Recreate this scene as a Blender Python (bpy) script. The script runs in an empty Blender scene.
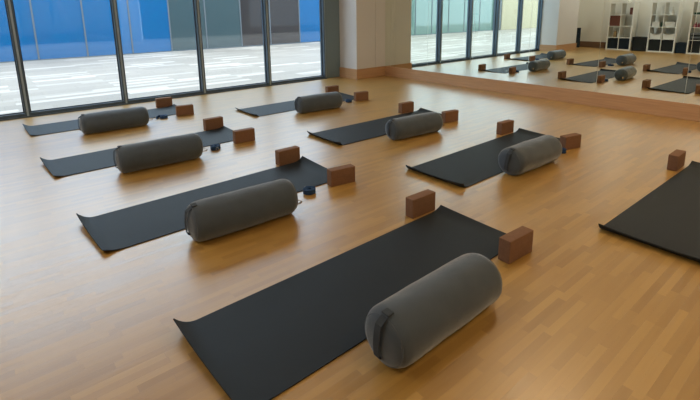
import bpy, bmesh, math, random
from mathutils import Vector, Matrix, noise
random.seed(7)
S = bpy.context.scene
COL = S.collection
PI = math.pi

# ---------------------------------------------------------------- camera
PITCH, YAW, ROLL = 0.21127, 0.68332, -0.01346
CAMP = Vector((-6.7374, -7.6090, 1.3974))
cd = bpy.data.cameras.new('camera'); cam = bpy.data.objects.new('camera', cd); COL.objects.link(cam)
cd.sensor_width = 36; cd.lens = 447.58/700*36; cd.shift_y = -93.9/700; cd.clip_start = .05; cd.clip_end = 200
f = Vector((math.sin(YAW)*math.cos(PITCH), math.cos(YAW)*math.cos(PITCH), -math.sin(PITCH)))
r = Vector((math.cos(YAW), -math.sin(YAW), 0)); u = r.cross(f)
r2 = r*math.cos(ROLL)+u*math.sin(ROLL); u2 = -r*math.sin(ROLL)+u*math.cos(ROLL)
m = Matrix((r2, u2, -f)).transposed().to_4x4(); m.translation = CAMP
cam.matrix_world = m
S.camera = cam

# ---------------------------------------------------------------- world, lights, exposure
S.view_settings.view_transform = 'Standard'; S.view_settings.look = 'None'
S.view_settings.gamma = 1; S.view_settings.use_curve_mapping = False
S.view_settings.exposure = 0.0
S.cycles.use_denoising = True
S.cycles.max_bounces = 10; S.cycles.transparent_max_bounces = 16
S.cycles.sample_clamp_indirect = 6
w = bpy.data.worlds.new('overcast_sky'); S.world = w; w.use_nodes = True
bg = w.node_tree.nodes['Background']; bg.inputs[0].default_value = (0.78, 0.92, 1.10, 1); bg.inputs[1].default_value = 4.0

def area(name, loc, sx, sy, power, color, rot=(0, 0, 0), portal=False, spread=PI):
    l = bpy.data.lights.new(name, 'AREA'); l.shape = 'RECTANGLE'; l.size = sx; l.size_y = sy
    l.energy = power; l.color = color; l.spread = spread
    o = bpy.data.objects.new(name, l); COL.objects.link(o); o.location = loc; o.rotation_euler = rot
    if portal: l.cycles.is_portal = True
    return o
area('window_portal', (-4.43, 0.12, 1.98), 6.4, 3.9, 1, (1, 1, 1), (-PI/2, 0, 0), portal=True)
WARM = (1.0, 0.76, 0.48)
LAMPS = [(-1.8, -8.8), (-4.6, -9.2), (-1.8, -5.4), (-8.0, -9.2), (-9.0, -4.4), (-9.0, -2.0)]
LAMP_W = [52, 36, 34, 6, 42, 50]
LAMP_C = [(1.0, 0.74, 0.43)]*4 + [(1.0, 0.96, 0.90)]*2

# ---------------------------------------------------------------- material helpers
def mat(name, col, rough=.6, spec=.5, metal=0, var=0, vscale=20, bump=0, bscale=200, coat=0, ior=1.5):
    m = bpy.data.materials.new(name); m.use_nodes = True; nt = m.node_tree; N = nt.nodes; L = nt.links
    b = N['Principled BSDF']; b.inputs['Base Color'].default_value = (*col, 1); b.inputs['Roughness'].default_value = rough
    b.inputs['Specular IOR Level'].default_value = spec; b.inputs['Metallic'].default_value = metal
    b.inputs['Coat Weight'].default_value = coat; b.inputs['IOR'].default_value = ior
    tc = N.new('ShaderNodeTexCoord')
    if var:
        n = N.new('ShaderNodeTexNoise'); n.inputs['Scale'].default_value = vscale; n.inputs['Detail'].default_value = 5
        L.new(tc.outputs['Object'], n.inputs['Vector'])
        mx = N.new('ShaderNodeMix'); mx.data_type = 'RGBA'
        mx.inputs[6].default_value = (*[c*(1-var) for c in col], 1); mx.inputs[7].default_value = (*[min(1, c*(1+var)) for c in col], 1)
        L.new(n.outputs['Fac'], mx.inputs[0]); L.new(mx.outputs[2], b.inputs['Base Color'])
    if bump:
        n2 = N.new('ShaderNodeTexNoise'); n2.inputs['Scale'].default_value = bscale; n2.inputs['Detail'].default_value = 4
        L.new(tc.outputs['Object'], n2.inputs['Vector'])
        bp = N.new('ShaderNodeBump'); bp.inputs['Strength'].default_value = bump; bp.inputs['Distance'].default_value = .003
        L.new(n2.outputs['Fac'], bp.inputs['Height']); L.new(bp.outputs[0], b.inputs['Normal'])
    return m

def floor_material():
    m = bpy.data.materials.new('maple_strip_floor'); m.use_nodes = True; nt = m.node_tree; N = nt.nodes; L = nt.links
    b = N['Principled BSDF']
    tc = N.new('ShaderNodeTexCoord'); sp = N.new('ShaderNodeSeparateXYZ'); L.new(tc.outputs['Object'], sp.inputs[0])
    def mth(op, a, bb=None, c=None):
        n = N.new('ShaderNodeMath'); n.operation = op
        for i, v in enumerate((a, bb, c)):
            if v is None: continue
            if isinstance(v, (int, float)): n.inputs[i].default_value = v
            else: L.new(v, n.inputs[i])
        return n.outputs[0]
    yy = mth('DIVIDE', sp.outputs[1], .037); row = mth('FLOOR', yy)
    wn = N.new('ShaderNodeTexWhiteNoise'); wn.noise_dimensions = '1D'; L.new(row, wn.inputs['W'])
    xx = mth('ADD', mth('DIVIDE', sp.outputs[0], .34), mth('MULTIPLY', wn.outputs[0], 7.3)); cell = mth('FLOOR', xx)
    cx = N.new('ShaderNodeCombineXYZ'); L.new(cell, cx.inputs[0]); L.new(row, cx.inputs[1])
    w2 = N.new('ShaderNodeTexWhiteNoise'); w2.noise_dimensions = '2D'; L.new(cx.outputs[0], w2.inputs['Vector'])
    # grain stretched along the strips
    mp = N.new('ShaderNodeMapping'); mp.inputs['Scale'].default_value = (3.0, 55, 1)
    L.new(tc.outputs['Object'], mp.inputs[0])
    off = N.new('ShaderNodeVectorMath'); off.operation = 'ADD'; L.new(mp.outputs[0], off.inputs[0])
    sc = N.new('ShaderNodeVectorMath'); sc.operation = 'SCALE'; L.new(w2.outputs['Color'], sc.inputs[0]); sc.inputs['Scale'].default_value = 40
    L.new(sc.outputs[0], off.inputs[1])
    g = N.new('ShaderNodeTexNoise'); g.inputs['Scale'].default_value = 1.0; g.inputs['Detail'].default_value = 6; L.new(off.outputs[0], g.inputs['Vector'])
    v = mth('ADD', mth('MULTIPLY', w2.outputs['Value'], .62), mth('MULTIPLY', g.outputs['Fac'], .38))
    cr = N.new('ShaderNodeValToRGB'); e = cr.color_ramp.elements
    e[0].position = .08; e[0].color = (0.325, 0.168, 0.033, 1); e[1].position = .92; e[1].color = (0.50, 0.285, 0.070, 1)
    L.new(v, cr.inputs[0])
    # joints
    fy = mth('FRACT', yy); fx = mth('FRACT', xx)
    jy = mth('LESS_THAN', mth('MINIMUM', fy, mth('SUBTRACT', 1, fy)), .018)
    jx = mth('LESS_THAN', mth('MINIMUM', fx, mth('SUBTRACT', 1, fx)), .0028)
    j = mth('MAXIMUM', jy, jx)
    mx = N.new('ShaderNodeMix'); mx.data_type = 'RGBA'; L.new(mth('MULTIPLY', j, .12), mx.inputs[0]); L.new(cr.outputs[0], mx.inputs[6])
    mx.inputs[7].default_value = (.12, .06, .03, 1); L.new(mx.outputs[2], b.inputs['Base Color'])
    # roughness: slightly uneven lacquer
    n3 = N.new('ShaderNodeTexNoise'); n3.inputs['Scale'].default_value = 1.2; n3.inputs['Detail'].default_value = 3; L.new(tc.outputs['Object'], n3.inputs['Vector'])
    L.new(mth('ADD', mth('MULTIPLY', n3.outputs['Fac'], .06), mth('ADD', mth('MULTIPLY', w2.outputs['Value'], .06), .29)), b.inputs['Roughness'])
    b.inputs['Specular IOR Level'].default_value = 1.2; b.inputs['Coat Weight'].default_value = .55; b.inputs['Coat Roughness'].default_value = .30; b.inputs['Coat IOR'].default_value = 1.6
    hb = mth('ADD', mth('MULTIPLY', j, -.4), mth('ADD', mth('MULTIPLY', w2.outputs['Value'], .35), mth('MULTIPLY', g.outputs['Fac'], 1.1)))
    bp = N.new('ShaderNodeBump'); bp.inputs['Strength'].default_value = .32; bp.inputs['Distance'].default_value = .002
    L.new(hb, bp.inputs['Height']); L.new(bp.outputs[0], b.inputs['Normal'])
    return m

def wood_material(name, c1, c2, rough=.45):
    m = mat(name, c1, rough); nt = m.node_tree; N = nt.nodes; L = nt.links; b = N['Principled BSDF']
    tc = N.new('ShaderNodeTexCoord'); mp = N.new('ShaderNodeMapping'); mp.inputs['Scale'].default_value = (1.2, 1.2, 30)
    L.new(tc.outputs['Object'], mp.inputs[0])
    n = N.new('ShaderNodeTexNoise'); n.inputs['Scale'].default_value = 2; n.inputs['Detail'].default_value = 6; L.new(mp.outputs[0], n.inputs['Vector'])
    cr = N.new('ShaderNodeValToRGB'); cr.color_ramp.elements[0].position = .3; cr.color_ramp.elements[1].position = .7
    cr.color_ramp.elements[0].color = (*c1, 1); cr.color_ramp.elements[1].color = (*c2, 1)
    L.new(n.outputs['Fac'], cr.inputs[0]); L.new(cr.outputs[0], b.inputs['Base Color'])
    return m

def paving_material():
    m = mat('pale_stone_paving', (.7, .7, .68), .6); nt = m.node_tree; N = nt.nodes; L = nt.links; b = N['Principled BSDF']
    tc = N.new('ShaderNodeTexCoord')
    br = N.new('ShaderNodeTexBrick'); br.inputs['Scale'].default_value = 1; br.inputs['Brick Width'].default_value = 1.2; br.inputs['Row Height'].default_value = .4
    br.inputs['Mortar Size'].default_value = .006; br.inputs['Color1'].default_value = (.345, .285, .235, 1); br.inputs['Color2'].default_value = (.41, .335, .275, 1)
    br.inputs['Mortar'].default_value = (.31, .26, .21, 1); br.inputs['Bias'].default_value = .1
    L.new(tc.outputs['Object'], br.inputs['Vector'])
    b2 = N.new('ShaderNodeTexBrick'); b2.inputs['Scale'].default_value = 1; b2.inputs['Brick Width'].default_value = 1.2; b2.inputs['Row Height'].default_value = .2
    b2.inputs['Mortar Size'].default_value = 0; b2.offset = .37; b2.offset_frequency = 3; b2.inputs['Color1'].default_value = (0, 0, 0, 1); b2.inputs['Color2'].default_value = (1, 1, 1, 1); b2.inputs['Bias'].default_value = -.3
    L.new(tc.outputs['Object'], b2.inputs['Vector'])
    cr = N.new('ShaderNodeValToRGB'); cr.color_ramp.elements[0].position = .45; cr.color_ramp.elements[1].position = .62; L.new(b2.outputs['Color'], cr.inputs[0])
    cr.color_ramp.elements[0].color = (0, 0, 0, 1)
    mx = N.new('ShaderNodeMix'); mx.data_type = 'RGBA'; L.new(cr.outputs[0], mx.inputs[0]); L.new(br.outputs[0], mx.inputs[6]); mx.inputs[7].default_value = (.62, .52, .44, 1)
    L.new(mx.outputs[2], b.inputs['Base Color'])
    return m

def thin_glass(name, tint):
    m = bpy.data.materials.new(name); m.use_nodes = True; nt = m.node_tree; N = nt.nodes; L = nt.links
    N.remove(N['Principled BSDF']); o = N['Material Output']
    t = N.new('ShaderNodeBsdfTransparent'); t.inputs[0].default_value = (*tint, 1)
    g = N.new('ShaderNodeBsdfGlossy'); g.inputs['Roughness'].default_value = 0.0
    fr = N.new('ShaderNodeFresnel'); ge = N.new('ShaderNodeNewGeometry'); mi = N.new('ShaderNodeMix')
    mi.inputs[2].default_value = 1.33; mi.inputs[3].default_value = 1/1.33; L.new(ge.outputs['Backfacing'], mi.inputs[0]); L.new(mi.outputs[0], fr.inputs[0])
    mx = N.new('ShaderNodeMixShader'); L.new(fr.outputs[0], mx.inputs[0]); L.new(t.outputs[0], mx.inputs[1]); L.new(g.outputs[0], mx.inputs[2]); L.new(mx.outputs[0], o.inputs[0])
    return m

def emit(name, col, s):
    m = bpy.data.materials.new(name); m.use_nodes = True; N = m.node_tree.nodes; b = N['Principled BSDF']
    b.inputs['Base Color'].default_value = (.8, .8, .8, 1); b.inputs['Emission Color'].default_value = (*col, 1); b.inputs['Emission Strength'].default_value = s
    return m

M = dict(
    floor=floor_material(),
    paint=mat('warm_white_paint', (.76, .75, .70), .75, .3, bump=.1, bscale=120),
    taupe=mat('taupe_panel_paint', (.64, .625, .63), .6, .35),
    ceil=mat('ceiling_paint', (.66, .65, .62), .9, .2),
    skirt=wood_material('oak_skirting', (.44, .245, .125), (.54, .315, .165), .35),
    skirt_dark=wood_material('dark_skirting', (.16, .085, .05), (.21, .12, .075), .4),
    alu=mat('dark_anodised_aluminium', (.09, .125, .165), .38, .5, .5),
    alu_light=mat('light_anodised_aluminium', (.34, .43, .52), .35, .5, .2),
    gasket=mat('black_rubber_gasket', (.02, .022, .03), .6, .4),
    alu_panel=mat('dark_grey_panel', (.17, .235, .275), .5, .4),
    glass=thin_glass('window_glass', (.93, .97, .96)),
    mirror=mat('silvered_mirror', (.87, .925, .85), .0, .5, 1),
    edge=mat('pale_mirror_edge', (.75, .78, .72), .4),
    paving=paving_material(),
    blue=mat('blue_facade_glass', (.001, .128, .33), .03, .5, ior=2.0),
    teal=mat('grey_green_facade_glass', (.06, .10, .112), .03, .5, ior=2.0),
    brown=mat('smoked_facade_glass', (.045, .040, .042), .03, .5, ior=2.0),
    green=mat('pale_green_facade_glass', (.17, .27, .235), .05, .5, ior=1.8),
    gpost=mat('grey_facade_post', (.15, .17, .19), .5, .4),
    yellow=mat('cream_render', (.56, .48, .33), .85, .2),
    white=mat('white_laminate', (.78, .78, .74), .45, .4),
    mat_=mat('charcoal_rubber', (.0135, .0178, .0232), .60, .30, var=.12, vscale=9, bump=.25, bscale=700),
    fab=mat('grey_cotton_canvas', (.073, .091, .113), .88, .25, var=.14, vscale=14, bump=.5, bscale=420),
    fabd=mat('dark_grey_piping', (.052, .062, .074), .85, .2),
    tag_=mat('tan_tape', (.42, .30, .18), .7, .3),
    foam=mat('brown_cork_foam', (.20, .104, .060), .80, .3, var=.22, vscale=60, bump=.35, bscale=300),
    navy=mat('navy_webbing', (.014, .048, .125), .7, .35, bump=.3, bscale=600),
    steel=mat('brushed_steel', (.5, .5, .5), .3, .5, .9),
    box_navy=mat('navy_fabric_box', (.014, .024, .036), .85, .2, bump=.3),
    box_black=mat('black_fabric_box', (.017, .020, .020), .8, .25, bump=.3),
    red=mat('reddish_brown_fabric', (.16, .065, .05), .85, .2, bump=.3),
    tan=mat('tan_card', (.30, .22, .12), .8, .2),
    pinkred=mat('pinkish_red_plastic', (.30, .04, .07), .5, .4),
    greenp=mat('dark_green_plastic', (.03, .07, .04), .5, .4),
    towel=mat('white_towelling', (.72, .72, .68), .95, .1, bump=.6),
    lamp=emit('lamp_diffuser', WARM, 2.0),
)

_b = M['fab'].node_tree.nodes['Principled BSDF']; _b.inputs['Sheen Weight'].default_value = .6; _b.inputs['Sheen Roughness'].default_value = .4
# ---------------------------------------------------------------- mesh helpers
def link(name, bm, material, parent=None, smooth=False, loc=None):
    me = bpy.data.meshes.new(name); bm.normal_update(); bm.to_mesh(me); bm.free(); me.materials.append(material)
    o = bpy.data.objects.new(name, me); COL.objects.link(o)
    if smooth:
        for p in me.polygons: p.use_smooth = True
    if parent: o.parent = parent
    if loc: o.location = loc
    return o
def smooth_by_angle(o, deg=40):
    me = o.data
    for p in me.polygons: p.use_smooth = True
    me.update()
    bm = bmesh.new(); bm.from_mesh(me)
    for e in bm.edges:
        e.smooth = len(e.link_faces) == 2 and e.calc_face_angle(0) < math.radians(deg)
    bm.to_mesh(me); bm.free()
def bx(bm, x0, x1, y0, y1, z0, z1, bev=0, seg=2):
    t = bmesh.new(); bmesh.ops.create_cube(t, size=1)
    for v in t.verts: v.co = Vector((x0+(v.co.x+.5)*(x1-x0), y0+(v.co.y+.5)*(y1-y0), z0+(v.co.z+.5)*(z1-z0)))
    if bev: bmesh.ops.bevel(t, geom=t.edges[:], offset=bev, segments=seg, affect='EDGES', profile=.6)
    me = bpy.data.meshes.new('t'); t.to_mesh(me); t.free(); bm.from_mesh(me); bpy.data.meshes.remove(me)
def box(name, m, dims, parent=None, bev=0, seg=2):
    bm = bmesh.new(); bx(bm, *dims, bev, seg); return link(name, bm, m, parent)
def lathe(bm, prof, n=24, cx=0, cy=0):
    rings = []
    for rr, z in prof:
        rings.append([bm.verts.new((cx+rr*math.cos(2*PI*i/n), cy+rr*math.sin(2*PI*i/n), z)) for i in range(n)])
    for a, b in zip(rings, rings[1:]):
        for i in range(n): bm.faces.new((a[i], a[(i+1) % n], b[(i+1) % n], b[i]))
    bm.faces.new(list(reversed(rings[0]))); bm.faces.new(rings[-1])
def tube(bm, pts, rad, n=8, closed=False):
    pts = [Vector(p) for p in pts]; rings = []; N = len(pts)
    for i, p in enumerate(pts):
        a = pts[(i-1) % N] if closed or i > 0 else p; b = pts[(i+1) % N] if closed or i < N-1 else p
        t = (b-a).normalized(); up = Vector((0, 0, 1)) if abs(t.z) < .9 else Vector((1, 0, 0))
        s = t.cross(up).normalized(); q = s.cross(t)
        rings.append([bm.verts.new(p+s*rad*math.cos(2*PI*k/n)+q*rad*math.sin(2*PI*k/n)) for k in range(n)])
    R = range(N) if closed else range(N-1)
    for i in R:
        a, b = rings[i], rings[(i+1) % N]
        for k in range(n): bm.faces.new((a[k], a[(k+1) % n], b[(k+1) % n], b[k]))
    if not closed: bm.faces.new(rings[0]); bm.faces.new(list(reversed(rings[-1])))
    bmesh.ops.recalc_face_normals(bm, faces=bm.faces)
def ribbon(bm, path, wvec, thick):
    """flat strap following path; wvec(i) = half-width vector; thickness along the side normal"""
    secs = []; N = len(path)
    for i, p in enumerate(path):
        p = Vector(p); a = Vector(path[max(i-1, 0)]); b = Vector(path[min(i+1, N-1)])
        t = (b-a).normalized(); wv = Vector(wvec(i)); nn = t.cross(wv).normalized()*thick/2
        secs.append([bm.verts.new(p+wv+nn), bm.verts.new(p-wv+nn), bm.verts.new(p-wv-nn), bm.verts.new(p+wv-nn)])
    for a, b in zip(secs, secs[1:]):
        for k in range(4): bm.faces.new((a[k], a[(k+1) % 4], b[(k+1) % 4], b[k]))
    bm.faces.new(secs[0]); bm.faces.new(list(reversed(secs[-1])))
    bmesh.ops.recalc_face_normals(bm, faces=bm.faces)
def struct(o, label=None):
    o['kind'] = 'structure'
    if label: o['label'] = label
    return o
def tag(o, label, cat, group=None):
    o['label'] = label; o['category'] = cat
    if group: o['group'] = group
    return o
def empty(name, loc, rz=0):
    o = bpy.data.objects.new(name, None); COL.objects.link(o); o.location = loc; o.rotation_euler = (0, 0, rz); o.empty_display_size = .1
    return o
def dup(root, loc, rz):
    c = root.copy(); COL.objects.link(c); c.location = loc; c.rotation_euler = (0, 0, rz)
    for ch in list(root.children):
        k = ch.copy(); COL.objects.link(k); k.parent = c
        for g in list(ch.children):
            q = g.copy(); COL.objects.link(q); q.parent = k
    return c

# ---------------------------------------------------------------- setting
XL, YB, H = -9.95, -11.0, 4.2
SK = .2065
WH = 3.95
CX0, CY0 = -.8465, -.6118
struct(box('floor', M['floor'], (XL-.1, .1, YB-.1, .04, -.12, 0)), 'pale strip wood floor')
struct(box('ceiling', M['ceil'], (XL-.1, .1, YB-.1, .1, H, H+.12)), 'plain ceiling')
struct(box('wall_right', M['paint'], (-.03, .16, YB, CY0-.001, 0, H)), 'wall behind the mirrors')
struct(box('wall_left', M['paint'], (XL-.14, XL, YB, .1, 0, H)), 'pale wall behind the shelf units')
struct(box('wall_back', M['paint'], (XL, .02, YB-.14, YB, 0, H)), 'pale wall behind the viewer')
struct(box('wall_front', M['paint'], (XL, .02, -.02, .16, WH, H)), 'strip of wall above the windows')
struct(box('wall_front_panel', M['alu_panel'], (-1.235, -.85, -.06, .09, 0, WH)), 'dark grey metal panel between window and column')
bm = bmesh.new(); bx(bm, CX0, -.33, CY0, .09, 0, H); bx(bm, -.325, .16, CY0, .09, 0, H)
struct(link('wall_front_column', bm, M['taupe']), 'taupe panelled column beside the mirror')
bm = bmesh.new(); bx(bm, -9.0, -7.63, -.62, .09, 0, H)
struct(link('wall_front_column', bm, M['taupe']), 'column at the far end of the windows, seen in the mirror')
struct(box('wall_front_end', M['paint'], (XL, -9.0, -.1, .09, 0, WH)), 'recessed wall behind the far column')
t = .022
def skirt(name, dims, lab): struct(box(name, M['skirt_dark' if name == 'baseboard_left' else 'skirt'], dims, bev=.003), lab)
skirt('baseboard_right', (-.056, -.029, YB, CY0-t, 0, SK), 'oak skirting under the mirrors')
skirt('baseboard_column_front', (CX0-t, -.056, CY0-t, CY0, 0, SK), 'oak skirting round the column')
skirt('baseboard_column_side', (CX0-t, CX0, CY0, -.06, 0, SK), 'oak skirting on the column side')
skirt('baseboard_far_column_front', (-9.0-t, -7.63+t, -.62-t, -.62, 0, SK), 'oak skirting round the far column')
skirt('baseboard_far_column_side', (-7.63, -7.63+t, -.62, -.06, 0, SK), 'oak skirting on the far column side')
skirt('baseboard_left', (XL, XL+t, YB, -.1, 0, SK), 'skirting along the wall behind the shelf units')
skirt('baseboard_back', (XL+t, -.057, YB, YB+t, 0, SK), 'skirting along the wall behind the viewer')
# mirror panels on the wall
ys = [CY0-.001, -.75-.035, -1.80, -2.85, -3.90, -4.95, -6.0, -7.05, -8.1]
ords = ['narrow mirror panel against the column', 'second mirror panel from the column', 'third mirror panel from the column', 'fourth mirror panel from the column',
        'fifth mirror panel from the column', 'sixth mirror panel from the column', 'seventh mirror panel from the column', 'eighth mirror panel from the column']
for i in range(8):
    y1, y0 = ys[i], ys[i+1]
    root = empty('mirror_panel', (-.05, y0, SK))
    w_ = y1-y0; tilt = [0, 0, .0006, -.0004, .0008, -.0006, .0012, 0][i]
    bm = bmesh.new(); bx(bm, .003, .009, .002, w_-.002, .001, 2.5)
    g = link('glass', bm, M['mirror'], root)
    box('edge_trim', M['edge'], (.0045, .0175, 0, w_, 0, 2.5), root)
    root.rotation_euler = (0, 0, tilt)
    tag(root, ords[i]+', tall, above oak skirting', 'mirror', 'mirror panels on the wall')
# windows
MX = [-1.235, -2.56, -3.85, -5.11, -6.375, -7.63]
for i in range(5):
    x1, x0 = MX[i], MX[i+1]; fw = .034; d0, d1 = -.075, .07
    bm = bmesh.new()
    bx(bm, x0+.001, x0+fw, d0+.03, d1, 0, WH, .003, 1); bx(bm, x1-fw, x1-.001, d0+.03, d1, 0, WH, .003, 1)
    bx(bm, x0+fw, x1-fw, d0+.02, d1, 0, .055, .003, 1); bx(bm, x0+fw, x1-fw, d0+.02, d1, WH-.06, WH, .003, 1)
    o = link('window_%d' % (i+1), bm, M['alu']); struct(o, 'tall window with dark frame')
    box('glass_pane', M['glass'], (x0+fw-.004, x1-fw+.004, .018, .024, .05, WH-.055), o)
    bm = bmesh.new(); bx(bm, x0+.012, x0+fw-.002, d0, d0+.03, 0, WH, .002, 1); bx(bm, x1-fw+.002, x1-.012, d0, d0+.03, 0, WH, .002, 1)
    link('cover_cap', bm, M['alu'], o)
    bm = bmesh.new(); bx(bm, x0+.001, x0+.0119, d0-.004, d0+.03, 0, WH); bx(bm, x1-.0119, x1-.001, d0-.004, d0+.03, 0, WH)
    q = link('joint_strip', bm, M['alu_light'], o); q['label'] = 'light grey strip down the middle of the mullion'
    bm = bmesh.new()
    for xx in (x0+fw, x1-fw-.012): bx(bm, xx, xx+.012, -.004, .017, .055, WH-.06)
    bx(bm, x0+fw, x1-fw, -.004, .017, .055, .067)
    link('gasket', bm, M['gasket'], o)
struct(box('window_sill_strip', M['alu'], (-7.63, -1.235, -.10, -.076, 0, .018)), 'dark metal strip at the foot of the windows')
# outside
struct(box('paving', M['paving'], (-40, 25, .09, 14, -.3, -.02)), 'pale stone paving outside the windows')
struct(box('wall_exterior', M['brown'], (XL-12, 14, .16, .3, WH, 5.0)), 'outer wall over the windows')
struct(box('wall_exterior', M['brown'], (.17, 14, .16, .3, -.02, WH)), 'outer wall beyond the mirror side of the room')
struct(box('wall_exterior', M['brown'], (XL-12, XL-.15, .16, .3, -.02, WH)), 'outer wall beyond the shelf side of the room')
fac = empty('glass_facade', (0, 9.5, -.02))
tag(fac, 'blue and grey glass front of the building across the paving', 'building')
edges = [-12.0, -10.7, -9.4, -8.1, -6.75, -5.4, -4.04, -2.64, -1.29, .07, 1.53, 2.87, 4.35, 5.7, 7.1, 8.5, 9.9, 11.3]
cols = ['green', 'green', 'teal', 'blue', 'blue', 'blue', 'blue', 'blue', 'teal', 'teal', 'brown', 'brown', 'blue', 'blue', 'teal', 'teal', 'brown']
gx = [-19.4, -17.9, -16.4, -14.9, -13.4, -12.0]
FH = 4.2
def panel(x0, x1, c):
    lab = {'blue': 'blue glass panel', 'teal': 'grey-green glass panel', 'brown': 'smoked brown glass panel', 'green': 'pale green glass panel'}[c]
    o = box('facade_panel', M[c], (x0+.012, x1-.012, 0, .05, .03, FH), fac); o['label'] = lab
    box('facade_post', M['gpost'], (x0-.022, x0+.022, -.02, .05, 0, FH), fac)
for a, b in zip(gx, gx[1:]): panel(a, b, 'green')
for a, b, c in zip(edges, edges[1:], cols): panel(a, b, c)
box('base_rail', M['gpost'], (-19.4, 11.3, -.035, .05, 0, .03), fac)
bm = bmesh.new(); bx(bm, -30, -20.105, 9.3, 9.8, -.02, FH, .02); bx(bm, -30, -20.105, 9.27, 9.3, FH-.15, FH)
tag(link('rendered_wall', bm, M['yellow']), 'cream rendered wall beyond the green glass, seen in the mirror', 'wall')
bm = bmesh.new(); bx(bm, -20.095, -19.43, 9.35, 9.8, -.02, FH, .02)
tag(link('concrete_pier', bm, M['gpost']), 'grey pier between green glass and cream wall, seen in the mirror', 'pier')

# ---------------------------------------------------------------- ceiling lamps (out of frame; last two added to brighten the shelf wall)
lamp_labels = ['ceiling lamp over the mirror row', 'ceiling lamp above the room behind the viewer', 'ceiling lamp between mirror and middle mats', 'ceiling lamp above the corner by the shelf wall', 'ceiling lamp added to brighten the shelf wall, before the shelf units', 'ceiling lamp added to brighten the shelf wall, towards the windows']
for (x, y), P, LC, lb in zip(LAMPS, LAMP_W, LAMP_C, lamp_labels):
    root = empty('ceiling_lamp', (x, y, H-.04)); tag(root, 'square flush '+lb, 'ceiling lamp')
    bm = bmesh.new(); bx(bm, -.32, .32, -.32, -.3, 0, .039); bx(bm, -.32, .32, .3, .32, 0, .039); bx(bm, -.32, -.3, -.3, .3, 0, .039); bx(bm, .3, .32, -.3, .3, 0, .039)
    link('frame', bm, M['white'], root)
    box('diffuser', M['lamp'], (-.3, .3, -.3, .3, .01, .03), root)
    a = area('lamp_light', (0, 0, -.01), .56, .56, P, LC); a.parent = root

# ---------------------------------------------------------------- yoga mats
ML, MW = 1.905, .604
def make_mat(curl, near_row):
    """curl = lift (m) of corners: (end A window side, end A room side, end B window side, end B room side); x along, y from 0 to -MW"""
    nx, ny = 90, 40; bm = bmesh.new(); top = []; bot = []; T = .0055
    def pos(i, j):
        s = i/nx; q = .5-.5*math.cos(PI*j/ny); y = -q*MW
        ext = .062-(.036*q if near_row else -.030)
        # rounded corners
        dq = (1-q)*MW; rc_ = .022; cut = (rc_-math.sqrt(max(0, rc_**2-(rc_-dq)**2))) if dq < rc_ else 0
        x0 = -ext+cut; x1 = ML-.062-cut; x = x0+(x1-x0)*s
        hA = curl[0]*(1-q)**1.6+curl[1]*q**1.2; hB = curl[2]*(1-q)**1.6+curl[3]*q**1.2
        z = 0; c = .12 if near_row else .05; dA = x-x0; dB = x1-x
        if dA < c: k = 1-dA/c; z += hA*k**(2.0 if near_row else 1.3); x += hA*k*k*.2
        if dB < .12: k = 1-dB/.12; z += hB*k**2.0; x -= hB*k*k*.35
        z += .0012*(1+noise.noise(Vector((x*2.5, y*4, curl[0]*50))))
        return Vector((x, y, z))
    P = [[pos(i, j) for j in range(ny+1)] for i in range(nx+1)]
    for i in range(nx+1):
        tr, br_ = [], []
        for j in range(ny+1):
            a = P[min(i+1, nx)][j]-P[max(i-1, 0)][j]; b = P[i][min(j+1, ny)]-P[i][max(j-1, 0)]
            n = b.cross(a).normalized()
            if n.z < 0: n = -n
            tr.append(bm.verts.new(P[i][j]+n*T)); br_.append(bm.verts.new(P[i][j]))
        top.append(tr); bot.append(br_)
    for i in range(nx):
        for j in range(ny):
            bm.faces.new((top[i][j], top[i][j+1], top[i+1][j+1], top[i+1][j])); bm.faces.new((bot[i][j], bot[i+1][j], bot[i+1][j+1], bot[i][j+1]))
    for i in range(nx):
        bm.faces.new((top[i][0], top[i+1][0], bot[i+1][0], bot[i][0])); bm.faces.new((top[i+1][ny], top[i][ny], bot[i][ny], bot[i+1][ny]))
    for j in range(ny):
        bm.faces.new((top[0][j+1], top[0][j], bot[0][j], bot[0][j+1])); bm.faces.new((top[nx][j], top[nx][j+1], bot[nx][j+1], bot[nx][j]))
    bmesh.ops.recalc_face_normals(bm, faces=bm.faces)
    return bm
NEW = {'A': 'fourth mat of the row away from the mirror', 'B': 'third mat of the row away from the mirror', 'C': 'second mat of the row away from the mirror', 'D': 'mat by the windows, row away from the mirror',
       'E': 'mat by the windows, mirror row', 'F': 'second mat of the mirror row', 'G': 'third mat of the mirror row', 'H': 'fourth mat of the mirror row'}
MATS = {'A': (-6.2025, -5.7433, .0168), 'B': (-6.3527, -4.2162, .026), 'C': (-6.4085, -2.5381, .0263), 'D': (-6.4285, -.748, .0072),
        'E': (-3.9436, -1.6435, .0148), 'F': (-3.906, -3.4395, -.0112), 'G': (-3.896, -4.987, .0128), 'H': (-3.781, -6.5663, -.0082)}
CURL = {'A': (.060, .020, .03, .004), 'B': (.06, .024, .045, .0), 'C': (.05, .020, .02, 0), 'D': (.045, .016, .03, .03),
        'E': (.036, .036, .02, .0), 'F': (.045, .045, .035, .0), 'G': (.045, .046, .035, .01), 'H': (.045, .045, .03, .0)}
WHERE = {'A': 'last of four in the row away from the mirror', 'B': 'third from the windows in the row away from the mirror',
         'C': 'second from the windows in the row away from the mirror', 'D': 'beside the windows, in the row away from the mirror',
         'E': 'beside the windows, in the row along the mirror', 'F': 'second from the windows in the row along the mirror',
         'G': 'third from the windows in the row along the mirror', 'H': 'cut by the picture edge, last in the mirror row'}
def at(k, lx, ly):
    x, y, th = MATS[k]; return (x+lx*math.cos(th)-ly*math.sin(th), y+lx*math.sin(th)+ly*math.cos(th))
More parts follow.
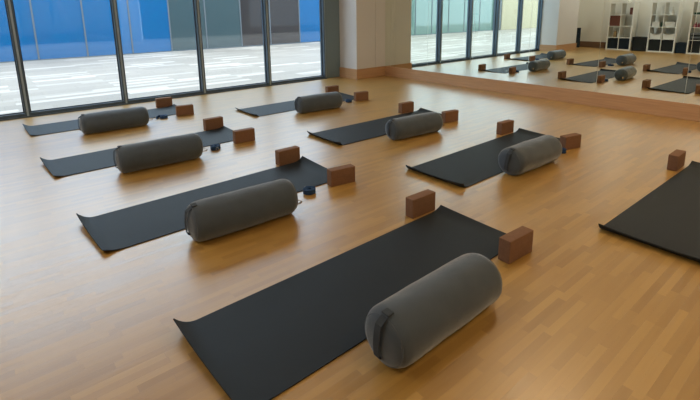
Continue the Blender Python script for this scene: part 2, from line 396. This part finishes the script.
for k in MATS:
    o = link('yoga_mat', make_mat(CURL[k], k in 'ABCD'), M['mat_']); smooth_by_angle(o, 50)
    o.location = (MATS[k][0], MATS[k][1], .0002); o.rotation_euler = (0, 0, MATS[k][2])
    tag(o, 'charcoal yoga mat, '+WHERE[k], 'yoga mat', 'yoga mats on the floor')

# ---------------------------------------------------------------- foam blocks
BL, BT, BH = .228, .075, .138
def block_mesh():
    bm = bmesh.new(); bx(bm, 0, BL, 0, BT, 0, BH, .007, 3); return bm
first = None
# corner nearest to the viewer (window-side block / room-side block), rotation
BLK = [('A', 0, -4.637, -5.690, -.02), ('A', 1, -4.643, -6.418, -.05), ('B', 0, -4.775, -4.160, .0), ('B', 1, -4.718, -4.878, -.14),
       ('C', 0, -4.800, -2.485, .02), ('C', 1, -4.770, -3.235, -.05), ('D', 0, -4.837, -.690, -.08), ('D', 1, -4.80, -1.464, -.14),
       ('E', 0, -2.33, -1.60, -.10), ('E', 1, -2.337, -2.354, -.20), ('F', 0, -2.417, -3.425, -.06), ('F', 1, -2.399, -4.160, -.12),
       ('G', 0, -2.366, -4.930, -.04), ('G', 1, -2.39, -5.655, -.22), ('H', 0, -2.265, -6.556, .02)]
for k, side, x, y, rz in BLK:
    if first is None:
        o = first = link('yoga_block', block_mesh(), M['foam']); smooth_by_angle(o, 35)
    else:
        o = first.copy(); COL.objects.link(o)
    o.location = (x, y, .0); o.rotation_euler = (0, 0, rz)
    tag(o, 'brown block, '+('window' if side == 0 else 'room')+' side of the '+NEW[k], 'yoga block', 'brown yoga blocks standing on edge')

# ---------------------------------------------------------------- bolsters
def bolster_body(L, R, seed):
    bm = bmesh.new(); prof = []; rc = .064
    prof.append((-L/2-.010, .012)); prof.append((-L/2-.007, R*.27)); 
    for a in range(0, 9):
        t_ = a/8*PI/2; prof.append((-L/2+rc-rc*math.cos(t_), R-rc+rc*math.sin(t_)))
    for a in range(1, 20): prof.append((-L/2+rc+(L-2*rc)*a/20, R+.002*math.sin(PI*a/20)))
    prof += [(-x, rr) for x, rr in reversed(prof[:11])]
    n = 64; rings = []
    for x, rr in prof:
        ring = []
        for i in range(n):
            a = 2*PI*i/n; c, s = math.cos(a), math.sin(a)
            d = noise.noise(Vector((x*7+seed*3.1, c*1.4, s*1.4)))*.0035 + .0018*noise.noise(Vector((x*26, c*3+seed, s*3)))
            q = rr+d*min(1, rr/R)
            z = s*q*.985
            z = max(z, -R+.007+.0005*c)
            ring.append(bm.verts.new((x, c*q*1.01, z+R-.007)))
        rings.append(ring)
    for a, b in zip(rings, rings[1:]):
        for i in range(n): bm.faces.new((a[i], a[(i+1) % n], b[(i+1) % n], b[i]))
    bm.faces.new(rings[0]); bm.faces.new(list(reversed(rings[-1])))
    bmesh.ops.recalc_face_normals(bm, faces=bm.faces)
    return bm
def make_bolster(L, R, seed):
    root = empty('bolster', (0, 0, 0)); zc = R-.007
    link('cover', bolster_body(L, R, seed), M['fab'], root, smooth=True)
    # piped seams where the round end panels meet the cover
    for s in (-1, 1):
        bm = bmesh.new(); xr = s*(L/2-.0195); rr = R-.0195
        pts = []
        for i in range(56):
            a = 2*PI*i/56; pts.append((xr, rr*1.01*math.cos(a), zc+max(rr*math.sin(a)*.985, -R+.012)))
        tube(bm, pts, .0034, 6, True); link('piping', bm, M['fab'], root, smooth=True)
    # carry handle running down the end panel
    bm = bmesh.new(); path = []
    for i in range(15):
        q = i/14; z = zc+(R*.80)*(1-1.72*q); x = -L/2-.011-.010*math.sin(PI*q)
        if i == 0: x = -L/2+.020; z = zc+R*.885
        if i == 14: x = -L/2+.006
        path.append((x, 0.0, z))
    ribbon(bm, path, lambda i: (0, .016, 0), .003); hr = -.06+.08*math.sin(seed*2.3); bmesh.ops.rotate(bm, cent=(0, 0, zc), matrix=Matrix.Rotation(-hr, 3, 'X'), verts=bm.verts[:]); h = link('handle', bm, M['fabd'], root)
    bm = bmesh.new(); bx(bm, -L/2+.020, -L/2+.052, -.019, .019, zc+R*.93, zc+R-.001, .001, 1); bmesh.ops.rotate(bm, cent=(0, 0, zc), matrix=Matrix.Rotation(-hr, 3, 'X'), verts=bm.verts[:]); link('stitched_patch', bm, M['fabd'], h)
    # loop tag on the other end
    bm = bmesh.new(); path = [(L/2-.002, -.05, zc-.028), (L/2+.028, -.055, zc-.032), (L/2+.046, -.057, zc-.045), (L/2+.030, -.055, zc-.056), (L/2-.006, -.05, zc-.058)]
    ribbon(bm, path, lambda i: (0, .011, 0), .002); link('loop_tag', bm, M['tag_'], root)
    return root
BOL = {'A': (-5.336, -6.487, .125, .011), 'B': (-5.543, -5.015, .1275, -.04), 'C': (-5.582, -3.375, .127, -.03), 'D': (-5.597, -1.64, .124, -.02),
       'E': (-3.122, -2.465, .121, -.06), 'F': (-3.074, -4.265, .119, -.10), 'G': (-3.082, -5.669, .124, -.03)}
LEN = {'A': .70, 'B': .715, 'C': .735, 'D': .735, 'E': .71, 'F': .71, 'G': .70}
for i, (k, (x, y, R, th)) in enumerate(BOL.items()):
    b_ = make_bolster(LEN[k]+.012, R, i*1.7); b_.location = (x, y, .0); b_.rotation_euler = (0, 0, th)
    tag(b_, 'grey cylindrical bolster lying along the '+NEW[k], 'bolster', 'grey bolsters on the floor')

# ---------------------------------------------------------------- rolled straps
def strap(loc, rz, tail=.0, turns=5.2, wide=.036, r0=.016, r1=.052):
    root = empty('yoga_strap', (loc[0], loc[1], 0), rz)
    path = []; n = int(turns*22)
    for i in range(n+1):
        q = i/n; a = q*turns*2*PI; rr = r0+(r1-r0)*q; path.append((rr*math.cos(a), rr*math.sin(a), wide/2+.001+.004*math.sin(q*9)*.3))
    if tail:
        a = turns*2*PI; d = Vector((-math.sin(a), math.cos(a), 0)); p = Vector(path[-1])
        for j in range(1, 9):
            q = j/8; path.append(tuple(p+d*tail*q+Vector((math.cos(a), math.sin(a), 0))*(.02*math.sin(q*5))))
    bm = bmesh.new(); ribbon(bm, path, lambda i: (0, 0, wide/2), .0032); link('webbing', bm, M['navy'], root)
    bm = bmesh.new(); e = Vector(path[-1])
    pts = [(e.x+.016*math.cos(t_), e.y+.004, e.z+.016*math.sin(t_)) for t_ in [2*PI*k/14 for k in range(14)]]
    tube(bm, pts, .002, 6, True); link('buckle_ring', bm, M['steel'], root, smooth=True)
    return root
for k, x, y, rz, tail in [('B', -4.915, -4.85, .3, .0), ('C', -5.00, -3.245, 2.2, .07), ('D', -4.97, -1.44, .6, .09), ('E', -2.45, -2.31, .2, .03), ('G', -2.475, -5.65, 1.0, .03), ('F', -2.50, -4.13, 1.0, .02)]:
    s = strap((x, y), rz, tail)
    tag(s, 'navy strap rolled up beside the '+NEW[k], 'strap', 'rolled navy yoga straps')

# ---------------------------------------------------------------- shelf units on the far wall (seen in the mirror)
SW, SH_, SD = .735, 1.53, .38
SX0, SX1 = -9.84, -9.46
def make_shelf():
    root = empty('shelf_unit', (SX0, 0, 0)); T = .036
    bm = bmesh.new(); bx(bm, 0, SD, -SW, -SW+T, 0, SH_, .002, 1); bx(bm, 0, SD, -T, 0, 0, SH_, .002, 1); bx(bm, 0, SD, -SW+T, -T, 0, T, .002, 1); bx(bm, 0, SD, -SW+T, -T, SH_-T, SH_, .002, 1)
    link('carcass', bm, M['white'], root)
    box('divider', M['white'], (.004, SD-.004, -SW/2-.008, -SW/2+.008, T, SH_-T), root)
    for j in range(1, 4):
        z = T+(SH_-2*T)*j/4
        bm = bmesh.new(); bx(bm, .002, SD-.002, -SW+T, -SW/2-.008, z-.008, z+.008); bx(bm, .002, SD-.002, -SW/2+.008, -T, z-.008, z+.008); link('shelf_board', bm, M['white'], root)
    return root
YS = [-1.364, -2.56, -3.60]
slab = ['white cube shelf unit with a reddish-brown box, closest to the windows', 'white cube shelf unit with white tubs, middle of three', 'white cube shelf unit with pink items, cut by the picture edge']
sh = make_shelf(); roots = [sh]
for y in YS[1:]: roots.append(dup(sh, (SX0, y, 0), 0))
for o, y, lb in zip(roots, YS, slab): o.location = (SX0, y, 0); tag(o, lb, 'shelf unit', 'white cube shelf units against the wall')
T = .036; CH = (SH_-2*T)/4
def cell(unit, c, rw):   # returns x0,x1,y0,y1,z0,z1 of a compartment; rw 0 = bottom, c 0 = window side
    y1 = YS[unit]-T if c == 0 else YS[unit]-SW/2-.008
    y0 = YS[unit]-SW/2+.008 if c == 0 else YS[unit]-SW+T
    z0 = T+CH*rw+(.008 if rw else 0)+.0015; return SX0+.02, SX1-.012, y0, y1, z0, T+CH*(rw+1)-.008
def fabric_box(unit, c, rw, m, label, group=None, hfac=.95, xs=.03):
    x0, x1, y0, y1, z0, z1 = cell(unit, c, rw); cx, cy = (x0+x1)/2, (y0+y1)/2; w2 = (y1-y0)/2-.008; hh = (z1-z0)*hfac
    root = empty('storage_box', (cx, cy, z0)); d = (x1-x0)/2-xs/2
    bm = bmesh.new(); q = .006
    bx(bm, -d, d, -w2, w2, 0, q); bx(bm, -d, -d+q, -w2, w2, q, hh); bx(bm, d-q, d, -w2, w2, q, hh); bx(bm, -d+q, d-q, -w2, -w2+q, q, hh); bx(bm, -d+q, d-q, w2-q, w2, q, hh)
    link('box_body', bm, m, root)
    bm = bmesh.new(); ribbon(bm, [(d+.001, -.045, hh*.70), (d+.008, -.03, hh*.70), (d+.010, 0, hh*.69), (d+.008, .03, hh*.70), (d+.001, .045, hh*.70)], lambda i: (0, 0, .010), .002)
    link('pull_tab', bm, m, root)
    tag(root, label, 'storage box', group); return root
fabric_box(0, 0, 0, M['box_navy'], 'navy box in the bottom window-side compartment of the shelf unit closest to windows', 'dark boxes in the bottom compartments')
fabric_box(0, 1, 0, M['box_navy'], 'navy box beside its twin at the bottom of shelf unit closest to windows', 'dark boxes in the bottom compartments')
fabric_box(1, 0, 0, M['box_black'], 'black box in the bottom window-side compartment of the middle shelf unit', 'dark boxes in the bottom compartments')
fabric_box(1, 1, 0, M['box_black'], 'black box beside its twin at the bottom of the middle shelf unit', 'dark boxes in the bottom compartments')
fabric_box(2, 0, 0, M['box_black'], 'black box at the bottom of the shelf unit with pink items', 'dark boxes in the bottom compartments')
fabric_box(0, 0, 2, M['red'], 'reddish-brown box in the second compartment down of the first shelf unit')
def place(name, m, label, cat, unit, c, rw, dy, prof, dx=.26, group=None):
    x0, x1, y0, y1, z0, z1 = cell(unit, c, rw); bm = bmesh.new(); lathe(bm, prof, 20)
    o = link(name, bm, m); smooth_by_angle(o, 40); o.location = (x0+dx, (y0+y1)/2+dy, z0); tag(o, label, cat, group); return o
# first unit: brown carton, tan jar
def small_box(name, m, label, cat, unit, c, rw, dy, w_, d_, h_, dx=.22, dz=0, group=None, bev=.006):
    x0, x1, y0, y1, z0, z1 = cell(unit, c, rw); bm = bmesh.new(); bx(bm, -d_/2, d_/2, -w_/2, w_/2, 0, h_, bev, 2)
    o = link(name, bm, m); o.location = (x0+dx, (y0+y1)/2+dy, z0+dz); tag(o, label, cat, group); return o
small_box('carton', M['red'], 'small brown carton in the top compartment of the first shelf unit', 'carton', 0, 1, 3, -.105, .10, .16, .22)
place('jar', M['tan'], 'tan jar with a narrow neck on the first shelf unit', 'jar', 0, 0, 1, -.02, [(.05, 0), (.06, .03), (.06, .12), (.035, .17), (.03, .20), (.034, .205)])
place('candle', M['white'], 'short white candle beside the tan jar', 'candle', 0, 0, 1, -.115, [(.03, 0), (.035, .13), (.033, .134), (.006, .134), (.004, .15)])
# middle unit
place('candle', M['white'], 'tall white pillar candle in the top of the middle shelf unit', 'candle', 1, 0, 3, -.09, [(.048, 0), (.048, .235), (.044, .24), (.008, .238), (.005, .255)])
place('vase', M['white'], 'white vase with a slim neck in the top of the middle unit', 'vase', 1, 1, 3, .0, [(.035, 0), (.052, .03), (.05, .09), (.02, .15), (.018, .20), (.03, .225), (.032, .235)])
place('cup', M['white'], 'white cup at the edge of the top of the middle unit', 'cup', 1, 1, 3, -.115, [(.03, 0), (.036, .02), (.036, .13), (.034, .13)])
def tub(unit, c, rw, label, h_=.15, dip=.035, name='storage_tub'):
    """open white tub whose rim dips in the middle of each side"""
    x0, x1, y0, y1, z0, z1 = cell(unit, c, rw); w2 = (y1-y0)/2-.012; d2 = .14; n = 12; bm = bmesh.new()
    def ring(off, zf):
        out = []
        per = [(-d2+off, -w2+off), (d2-off, -w2+off), (d2-off, w2-off), (-d2+off, w2-off)]
        for a in range(4):
            p, q = per[a], per[(a+1) % 4]
            for k in range(n):
                t_ = k/n; out.append(bm.verts.new((p[0]+(q[0]-p[0])*t_, p[1]+(q[1]-p[1])*t_, zf(t_))))
        return out
    rim = lambda t_: h_-dip*math.sin(PI*t_)
    R1 = ring(.012, lambda t_: 0); R2 = ring(0, rim); R3 = ring(.006, rim); R4 = ring(.018, lambda t_: .006)
    for a, b in ((R1, R2), (R2, R3), (R3, R4)):
        for i in range(len(a)): bm.faces.new((a[i], a[(i+1) % len(a)], b[(i+1) % len(a)], b[i]))
    bm.faces.new(list(reversed(R1))); bm.faces.new(R4); bmesh.ops.recalc_face_normals(bm, faces=bm.faces)
    o = link(name, bm, M['white']); o.location = (SX1-.16, (y0+y1)/2, z0); tag(o, label, 'tub', 'white tubs on the middle shelf unit'); return o
tub(1, 0, 1, 'white tub with a dipped rim above the window-side black box', .17, .05)
tub(1, 1, 1, 'white tub with a dipped rim above the second black box', .17, .05)
def towels(unit, c, rw, dy, w_, n, label, group=None):
    x0, x1, y0, y1, z0, z1 = cell(unit, c, rw)
    for k in range(n):
        bm = bmesh.new(); hh = .048; w2 = w_/2-.004*(k % 2)
        bx(bm, -.14, .14, -w2, w2, 0, hh*.5-.001, .011, 3); bx(bm, -.138, .142, -w2+.002, w2-.001, hh*.5-.001, hh-.001, .011, 3)
        o = link('folded_towel', bm, M['towel']); smooth_by_angle(o, 60); o.location = (SX1-.165, (y0+y1)/2+dy, z0+hh*k)
        tag(o, label[k], 'towel', group)
towels(1, 0, 2, .03, .20, 3, ['folded white towel at the bottom of the small pile on middle unit', 'folded white towel, middle of the small pile on middle unit', 'folded white towel on top of the small pile on middle unit'], 'white towels on the middle unit')
place('bottle', M['greenp'], 'dark bottle beside the folded white towels', 'bottle', 1, 0, 2, -.11, [(.025, 0), (.028, .02), (.028, .10), (.012, .13), (.012, .16)])
towels(1, 1, 2, 0, .28, 3, ['wide folded white towel at the bottom of the second pile, middle unit', 'wide folded white towel, middle of the second pile, middle unit', 'wide folded white towel on top of the second pile, middle unit'], 'white towels on the middle unit')
# third unit
small_box('tray', M['greenp'], 'low dark green tray in the top of the unit with pink items', 'tray', 2, 0, 3, 0, .27, .24, .06)
for q in range(4):
    place('bottle', M['pinkred'], ['pinkish red bottle at the window end of the row', 'pinkish red bottle, second from the window end', 'pinkish red bottle, third from the window end', 'pinkish red bottle at the divider end'][q], 'bottle', 2, 0, 2, .10-.066*q,
          [(.026, 0), (.028, .01), (.028, .07+.012*(q % 2)), (.012, .10+.012*(q % 2)), (.012, .13+.012*(q % 2))], group='pinkish bottles on the shelf unit')
for q in range(4):
    small_box('folded_blanket', M['box_black'] if q % 2 == 0 else M['gpost'], ['black folded blanket at the bottom of the stack', 'grey folded blanket on the lowest black one', 'black folded blanket under the topmost grey one', 'grey folded blanket on top of the stack'][q],
              'blanket', 2, 0, 1, 0, .27, .27, .05, dz=.0502*q, group='folded blankets on the shelf unit', bev=.015)
# crates between the units
def crate(y0, y1, h, label, m, name='storage_crate'):
    root = empty(name, (-9.66, (y0+y1)/2, 0)); w2 = (y1-y0)/2; bm = bmesh.new()
    bx(bm, -.18, .18, -w2, w2, 0, h-.035, .01, 2); link('crate_body', bm, m, root)
    bm = bmesh.new(); bx(bm, -.188, .188, -w2-.006, w2+.006, h-.035, h, .008, 2); link('lid', bm, m, root)
    tag(root, label, 'crate')
crate(-2.53, -2.14, .44, 'tall dark lidded crate standing between two shelf units', M['box_black'])
crate(-3.575, -3.32, .31, 'low dark lidded crate beside the shelf unit with pink items', M['box_navy'])
small_box('flat_carton', M['towel'], 'flat pale carton lying on top of the first shelf unit', 'carton', 0, 0, 3, -.10, .46, .25, .05, dz=SH_-(T+CH*3+.008)+.001)
# rolled mat standing by the far column
root = empty('rolled_mat', (-9.72, -.34, 0)); bm = bmesh.new(); path = []
n = 110
for i in range(n+1):
    q = i/n; a = q*5*2*PI; rr = .015+.075*q; path.append((rr*math.cos(a), rr*math.sin(a), .34))
ribbon(bm, path, lambda i: (0, 0, .34), .006); link('roll', bm, M['box_navy'], root)
bm = bmesh.new(); tube(bm, [(.0955*math.cos(2*PI*k/30), .0955*math.sin(2*PI*k/30), .48) for k in range(30)], .004, 6, True); link('tie', bm, M['fabd'], root)
tag(root, 'dark rolled mat standing upright against the wall beside the far column', 'rolled mat')
